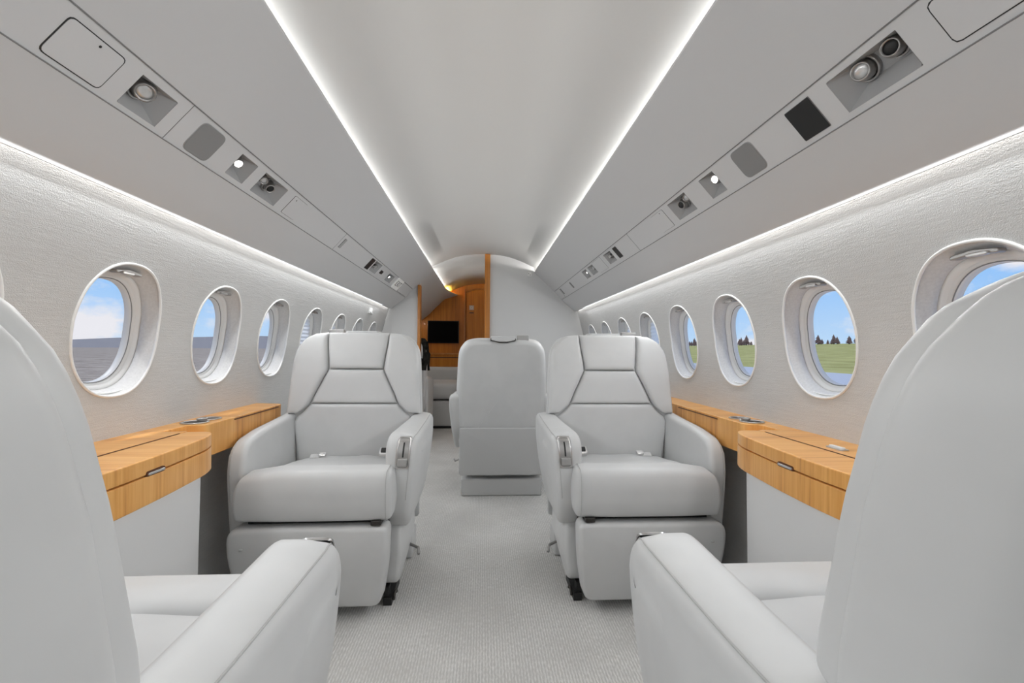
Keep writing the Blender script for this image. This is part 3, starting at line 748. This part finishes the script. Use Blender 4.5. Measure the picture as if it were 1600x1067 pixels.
    # lower lining panel below the bulge
    pn = roundpoly([(1.098, .97), (1.098, 1.50), (.93, 1.50), (.875, 1.475), (.848, 1.40), (.828, 1.22), (.822, 1.05), (.824, .98), (.85, .97)],
                   [0, 0, .02, .03, .08, .2, .1, .01, .01], 6)
    V, Fc = prism('', pn, .0, ZB + .001, .002, None, axis='z', raw=True, N=160, deform=lambda x, y, z: (sgn * (x + (.0 if x > 1 else (ZB - z) * .02)) - sgn * (.06 * (1 - z / ZB) if x > 1.05 else 0), y, z))
    o = mesh('trim_' + nm + '_6', V, Fc, M['bulk']); structure(o)
    V, Fc = prism('', [(1.04, 1.55), (1.04, 3.0), (1.02, 3.0), (1.02, 1.55)], .005, ZB - .001, .002, None, axis='z', raw=True, N=60, deform=lambda x, y, z: (sgn * (x - .06 * (1 - z / ZB)), y, z))
    tag(root, 'cherry wood side ledge with folding table lid along the %s cabin wall' % nm, 'side ledge')
    return root
ledge(-1, 'left'); ledge(1, 'right')

# ------------------------------------------------------------------ overhead service panel fittings
A2 = Vector((INNER[0], INNER[1])); B2 = Vector((OUTER[0], OUTER[1])); WP = (B2 - A2).length
def psu_frame(sgn, y, s):
    """matrix: local x across the panel (inner->outer), local y along cabin, local z = out of the panel into the cabin"""
    p = A2 + (B2 - A2) * s; t = (B2 - A2).normalized()
    X = Vector((sgn * t.x, 0, t.y)); Y = Vector((0, 1, 0)); Z = Vector((-sgn * abs(t.y), 0, -abs(t.x)))
    m_ = Matrix((X, Y, Z)).transposed().to_4x4(); m_.translation = Vector((sgn * p.x, y, p.y)); return m_
def psu_empty(name, sgn, y, s):
    o = empty(name); o.matrix_world = psu_frame(sgn, y, s); return o
def flat(name, hx, hy, rad, z0, z1, m, parent, cx=0, cy=0, bv=.0012):
    P = roundpoly([(cx - hx, cy - hy), (cx + hx, cy - hy), (cx + hx, cy + hy), (cx - hx, cy + hy)], rad, 5)
    return prism(name, P, z0, z1, bv, m, parent, axis='z', N=72)
def hatch(sgn, ya, yb, s0, s1, name, label, gap=.0016, dot=None, rad=.012):
    o = psu_empty(name, sgn, (ya + yb) / 2, (s0 + s1) / 2); hx = (s1 - s0) * WP / 2; hy = (yb - ya) / 2
    flat('hatch_gap', hx, hy, rad, -.002, .0010, M['gap'], o, bv=.0004)
    flat('hatch_door', hx - gap, hy - gap, rad - gap * .5, -.002, .0016, M['psu'], o, bv=.0005)
    if dot:
        V, Fc = lathe([(.0028, .0), (.0028, .0020), (.001, .0022)], 16); V = [(x + (dot[1] - (s0 + s1) / 2) * WP, y + dot[0] - (ya + yb) / 2, z) for x, y, z in V]
        mesh('hatch_hole', V, Fc, M['black'], o)
    return tag(o, label, 'hatch')
hatch(-1, .872, 1.003, .175, .92, 'overhead_hatch', 'large grey overhead hatch with dark outline, nearest on the left ceiling panel', .0022, (.945, .285))
hatch(1, .50, .742, .14, .89, 'overhead_hatch', 'large grey overhead hatch with dark outline at the upper right picture corner', .0022)
hatch(-1, 1.857, 1.975, .148, .90, 'service_hatch', 'small outlined square hatch after the second left spotlight', .0009, (1.885, .27), .004)
hatch(1, 1.905, 2.03, .118, .89, 'service_hatch', 'small faint square hatch beyond the double spotlight on the right panel', .0005, (1.94, .2), .004)
hatch(-1, 4.30, 4.76, .03, .96, 'service_hatch', 'last outlined hatch at the far end of the left panel, past the exit sign', .0022, None, .004)
hatch(1, 2.94, 3.14, .09, .88, 'service_hatch', 'faint oxygen hatch between the two far spot recesses on the right', .0006, None, .004)
hatch(1, 4.54, 4.76, .05, .95, 'service_hatch', 'last hatch at the far right end of the overhead panel against the bulkhead', .0012, None, .004)
def speaker(sgn, y, s, hy, label):
    o = psu_empty('speaker_grille', sgn, y, s); flat('grille', .047, hy, .022, -.001, .0022, M['grey'], o)
    flat('grille_rim', .0485, hy + .0015, .0225, -.001, .0012, M['recess'], o); return tag(o, label, 'speaker')
speaker(-1, 1.318, .535, .052, 'grey rounded speaker grille on the left overhead panel')
speaker(1, 1.313, .50, .052, 'grey rounded speaker grille on the right overhead panel')
def slot(sgn, ya, yb, s0, s1, nm_, label, m='black', cat='panel'):
    o = psu_empty(nm_, sgn, (ya + yb) / 2, (s0 + s1) / 2); flat('face', (s1 - s0) * WP / 2, (yb - ya) / 2, .001, -.001, .003, M[m], o, bv=.0006); flat('rim', (s1 - s0) * WP / 2 + .001, (yb - ya) / 2 + .001, .001, -.001, .0016, M['seam'], o, bv=.0005)
    return tag(o, label, cat)
slot(1, 1.027, 1.109, .147, .888, 'indicator_panel', 'black square indicator panel on the near right overhead panel')
slot(1, 2.60, 2.66, .15, .78, 'indicator_panel', 'narrow black indicator strip further along the right overhead panel')
slot(-1, 3.11, 3.19, .138, .875, 'indicator_panel', 'narrow black indicator strip on the left overhead panel before the exit sign')
slot(-1, 2.535, 2.565, .25, .76, 'air_slot', 'thin grey slot in the middle of the left overhead panel', 'recess', 'vent')
slot(1, 4.00, 4.04, .20, .72, 'air_slot', 'dark short slot near the far end of the right overhead panel', 'grey', 'vent')
slot(1, 4.47, 4.51, .15, .70, 'air_slot', 'dark short slot last on the right overhead panel by the bulkhead', 'grey', 'vent')
slot(-1, 3.46, 3.53, .38, .62, 'air_slot', 'small black rectangular socket beside the double spot before the exit sign', 'black', 'vent')
def pod(kind, m_face='lens', lit=False):
    """a gimballed reading lamp or air nozzle; axis = +z"""
    return None
def recess(sgn, ya, yb, s0, s1, pods, label, nm_='spot_recess', lit=False):
    """pyramid-shaped pocket sunk in the panel with a tilted lamp / nozzle in it. pods: (y, s, radius, kind)"""
    yc, sc = (ya + yb) / 2, (s0 + s1) / 2; o = psu_empty(nm_, sgn, yc, sc); hx = (s1 - s0) * WP / 2; hy = (yb - ya) / 2
    rim = resample([(-hx, -hy), (hx, -hy), (hx, hy), (-hx, hy)], 64)
    # pyramid pocket: steep on the far side, long slope on the near side; floor sits deep towards the near edge
    D_ = .034; fx, fy, sh = .50, max(.35, 1 - .030 / hy), -hy * .22
    flr = [(p[0] * fx - hx * .18, p[1] * fy + sh) for p in rim]
    rings = [[(*p, .0004) for p in rim], [(p[0] * .985, p[1] * .985, -.0010) for p in rim], [(p[0] * .94 + q[0] * .06, p[1] * .94 + q[1] * .06, -D_ * .07) for p, q in zip(rim, flr)], [(p[0] * .10 + q[0] * .90, p[1] * .10 + q[1] * .90, -D_ * .93) for p, q in zip(rim, flr)], [(*p, -D_) for p in flr], [(p[0] * .5 - hx * .09, p[1] * .5 + sh * .5, -D_) for p in flr]]
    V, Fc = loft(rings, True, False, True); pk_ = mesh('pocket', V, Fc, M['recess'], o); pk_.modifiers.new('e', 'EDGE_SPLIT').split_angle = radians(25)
    for (py, ps, rr, kind) in pods:
        cx, cy = (ps - sc) * WP, py - yc
        cx -= hx * .12; cy += sh * .5
        T = Matrix.Translation((cx, cy, -.026)) @ Matrix.Rotation(radians(24), 4, 'X') @ Matrix.Rotation(radians(-sgn * 10), 4, 'Y')
        V, Fc = lathe([(rr * 1.30, -.010), (rr * 1.30, .003), (rr * 1.22, .0055), (rr * 1.08, .0045), (rr * 1.0, -.004)], 32)
        c = mesh('lamp_collar', [(cx + x, cy + y, z - D_ + .004) for x, y, z in V], Fc, M['nickel'], o)
        V, Fc = lathe([(rr * .98, -.01), (rr * 1.0, .006), (rr * .86, .013), (rr * .80, .020), (rr * .78, .026), (rr * .66, .026), (rr * .62, .020), (.0005, .019)], 32)
        hd = mesh('lamp_head' if kind != 'air' else 'air_nozzle', [T @ Vector(v) for v in V], Fc, M['nickel'], o)
        V, Fc = lathe([(rr * .66, .0195), (rr * .60, .0225), (rr * .3, .0240), (.0005, .0245)], 28)
        mm = {'lamp': M['lens'], 'lit': M['lamp_on'], 'air': M['black']}[kind]
        mesh('lens' if kind != 'air' else 'nozzle_mouth', [T @ Vector(v) for v in V], Fc, mm, hd)
        if kind == 'lit':
            l = bpy.data.lights.new('reading_spot', 'SPOT'); l.energy = 7; l.spot_size = radians(95); l.spot_blend = .8; l.shadow_soft_size = .02; l.color = (1, .97, .93)
            lo = bpy.data.objects.new('reading_spot', l); COL.objects.link(lo); lo.parent = o; mt = T @ Matrix.Translation((0, 0, .035)) @ Matrix.Rotation(pi, 4, 'X'); lo.matrix_local = mt
    return tag(o, label, 'spotlight' if nm_ != 'air_recess' else 'air vent')
recess(-1, 1.05, 1.165, .20, .90, [(1.105, .46, .027, 'lamp')], 'unlit round spotlight sunk beside the near left overhead hatch')
recess(-1, 1.462, 1.56, .18, .86, [(1.503, .47, .019, 'lit')], 'lit round reading light on the left overhead panel past the speaker')
recess(-1, 1.615, 1.79, .17, .88, [(1.665, .42, .017, 'lamp'), (1.727, .50, .021, 'air')], 'double unlit spot and air nozzle on the left before the small hatch')
recess(-1, 3.22, 3.40, .12, .84, [(3.28, .40, .019, 'air'), (3.34, .46, .019, 'lamp')], 'small double spot beside the black strip on the left overhead panel')
recess(-1, 3.70, 3.90, .20, .80, [(3.80, .45, .013, 'lit')], 'tiny lit lamp just before the exit sign on the left overhead panel')
recess(1, .80, .972, .16, .88, [(.848, .42, .021, 'air'), (.92, .45, .023, 'lamp')], 'large double recess with a spotlight and an air nozzle on the near right')
recess(1, 1.478, 1.572, .14, .84, [(1.518, .47, .019, 'lit')], 'lit round reading light on the right overhead panel past the speaker')
recess(1, 1.69, 1.845, .13, .83, [(1.73, .40, .017, 'lamp'), (1.79, .50, .021, 'air')], 'double unlit spot and air nozzle on the right before the faint hatch')
recess(1, 2.72, 2.865, .15, .78, [(2.77, .42, .018, 'air'), (2.822, .48, .017, 'lamp')], 'small double spot beside the black strip on the right overhead panel')
recess(1, 3.17, 3.31, .15, .76, [(3.24, .45, .022, 'lamp')], 'small spotlight with dark collar midway on the far right overhead panel')
recess(1, 3.37, 3.50, .15, .74, [(3.43, .46, .010, 'lit')], 'tiny lit lamp on the right overhead panel farther than the other lamps')
# EXIT sign on the left panel
sg = psu_empty('exit_sign', -1, 4.13, .47); flat('sign_box', .054, .125, .006, -.001, .010, M['sign'], sg)
cv = bpy.data.curves.new('letters', 'FONT'); cv.body = 'EXIT'; cv.size = .090; cv.align_x = 'CENTER'; cv.align_y = 'CENTER'; cv.extrude = .0008; cv.space_character = 1.1
to = bpy.data.objects.new('letters_src', cv); COL.objects.link(to); bpy.context.view_layer.update()
me = bpy.data.meshes.new_from_object(to.evaluated_get(bpy.context.evaluated_depsgraph_get())); bpy.data.objects.remove(to)
lt = link('sign_letters', me, M['ink'], sg, smooth=False)
# reading direction: letters run across the panel (from the outer edge to the inner edge), tops towards the far end
lt.matrix_local = Matrix(((0, -.85, 0, 0), (1.0, 0, 0, 0), (0, 0, 1, .0102), (0, 0, 0, 1)))
tag(sg, 'white EXIT sign on the left overhead panel near the bulkhead', 'sign')

# small things on the walls and bulkhead
o = box('door_sensor', (.455, YB - .02, 1.765), (.495, YB, 1.81), M['white'], bv=.003); q = MB(); q.box((.462, YB - .022, 1.790), (.468, YB - .019, 1.798)); q.box((.478, YB - .022, 1.776), (.484, YB - .019, 1.784)); q.build('screw', M['black'], o)
tag(o, 'tiny white catch at the top of the bulkhead where the right ceiling strip ends', 'catch')
ex = empty('exit_release', (-1.010, 4.12, 1.335))
bx = MB(); bx.box((-.012, -.06, -.035), (.006, .06, .035)); bevel(bx.build('release_cover', M['wall'], ex, smooth=True), .006)
box('release_knob', (.004, -.04, -.025), (.016, -.02, -.010), M['white'], ex, .006)
tag(ex, 'small emergency exit release cover high on the left wall near the bulkhead', 'handle cover')

# ------------------------------------------------------------------ compartment beyond the bulkhead
tv = empty('wall_monitor', (-.615, YE - .02, 1.245)); bevel(mesh('screen_bezel', *[list(a) for a in (lambda m_: (m_.V, m_.F))((lambda q: (q.box((-.235, -.03, -.17), (.235, .02, .17)), q)[1])(MB()))], M['black'], tv), .006)
box('screen', (-.225, -.034, -.16), (.225, -.029, .16), M['screen'], tv); tag(tv, 'black flat monitor on the dark wooden wall beyond the doorway', 'monitor')
cb = empty('wood_credenza', (-.63, 6.78, 0)); bx = MB(); bx.box((-.34, -.12, .0), (.30, .20, .90)); bevel(bx.build('cabinet_body', M['wood_dark'], cb, smooth=True), .008)
box('cabinet_top', (-.35, -.14, .90), (.31, .20, .925), M['wood_frame'], cb, .005); q = MB(); q.box((-.34, -.123, .86), (.30, -.118, .868)); q.build('drawer_gap', M['gap'], cb)
tag(cb, 'low dark cherry cabinet under the black monitor', 'cabinet')
dv = empty('lounge_seat', (-.50, 5.85, 0))
P = roundpoly([(-.34, -.16), (.18, -.16), (.26, .0), (.26, .55), (-.34, .55)], [.05, .14, .1, .05, .05], 6)
prism('lounge_base', P, .03, .345, .02, M['leather2'], dv, axis='z', N=90)
prism('lounge_plinth', inset(resample(P, 90), .02), 0, .04, .004, M['black'], dv, axis='z', N=90)
prism('lounge_cushion', inset(resample(P, 90), -.01), .36, .56, .06, M['leather'], dv, axis='z', N=90, dome=(0, .02))
prism('lounge_back', roundpoly([(-.34, .50), (.26, .50), (.24, .74), (-.34, .74)], .06), .40, .60, .05, M['leather2'], dv, axis='y', N=80)
tag(dv, 'low grey upholstered lounge seat on the floor beyond the doorway', 'seat')
# warm lamps behind the bulkhead
for s in (-1, 1):
    area('aft_cove_light', (s * .585, 5.6, 1.822), (0, radians(180 - s * 50), 0), .012, 1.4, 3.4, (1, .955, .90))
    area('aft_edge_light', (s * .975, 5.9, 1.3985), (0, radians(s * 48), 0), .006, 2.0, 1.6, (1, .93, .86))
area('far_cove_light', (-.52, 6.72, 1.835), (0, radians(140), 0), .03, .5, 2.2, (1, .60, .08))
area('far_cove_light', (-.965, 6.45, 1.415), (0, radians(10), 0), .02, .7, 2.5, (1, .66, .16))

# ------------------------------------------------------------------ outdoors
GZ = -1.7
structure(box('ground_left', (-900, -600, GZ - .2), (-1.9, 900, GZ), M['tarmac']))
o = mesh('ground_right', [(44, -600, GZ - .02), (44, 1500, GZ - .02), (90, 1500, GZ + .3), (90, -600, GZ + .3), (430, 1500, 10.5), (430, -600, 10.5)], [(0, 1, 2, 3), (3, 2, 4, 5)], M['grass'], smooth=False); structure(o)
structure(box('ground_apron', (-1.9, -600, GZ - .2), (44.5, 1500, GZ), M['apron']))
hv = []; nh = 60
for j in range(2):
    for i in range(nh + 1):
        a = -1.2 + 2.4 * i / nh; R_ = 700 + j * 160
        h = (8 + 26 * (.5 + .5 * sin(i * .30 + 2.6)) + 4 * sin(i * .37 + 1) + 1.5 * sin(i * 1.1)) * (0 if j == 0 else 1) if True else 0
        hv.append((-R_ * cos(a), R_ * sin(a), GZ + (h * .62 if j else 0)))
V = hv; Fc = [(i, i + 1, nh + 2 + i, nh + 1 + i) for i in range(nh)]
back = [(v[0] * 1.2, v[1] * 1.2, GZ) for v in hv[nh + 1:]]; n0 = len(V); V = V + back; Fc += [(nh + 1 + i, nh + 2 + i, n0 + i + 1, n0 + i) for i in range(nh)]
o = mesh('hill', V, Fc, M['hill']); tag(o, 'long low bluish hill seen through the left windows', 'hill')
def conifer():
    root = empty('conifer'); rings = []; n = 9; mb = MB()
    V, Fc = lathe([(.35, 0), (.28, 3), (.05, 11)], 8); mesh('trunk', V, Fc, M['bark'], root)
    for t in range(7):
        z = 1.5 + t * 1.5; r_ = 2.5 * (1 - t / 7.6)
        ring = [(r_ * (1 + .25 * random.uniform(-1, 1)) * (1 if k % 2 else .72) * cos(2 * pi * k / 14), r_ * (1 + .25 * random.uniform(-1, 1)) * (1 if k % 2 else .72) * sin(2 * pi * k / 14), z + random.uniform(-.3, .1)) for k in range(14)]
        mb.add(ring + [(0, 0, z + 2.6)], [(k, (k + 1) % 14, 14) for k in range(14)] + [tuple(reversed(range(14)))])
    mb.build('foliage', M['conifer'], root); return root
c0 = None
spots = [a + 3.5 * q for a, b in ((452, 528), (622, 695), (796, 875)) for q in range(int((b - a) / 3.5))]
for i, ty in enumerate(spots):
    if c0 is None: c0 = conifer(); c = c0
    else: c = copy_tree(c0)
    c.location = (395 + random.uniform(-8, 8), ty + random.uniform(-1.5, 1.5), 9.2); s_ = random.uniform(.40, .80) * (1 if i % 5 else 1.5)
    c.scale = (s_ * 2.1, s_ * 2.1, s_); c.rotation_euler = (0, 0, random.uniform(0, 6))
    tag(c, 'dark conifer in the distant row of trees beyond the grass', 'tree', 'conifers beyond the airfield')
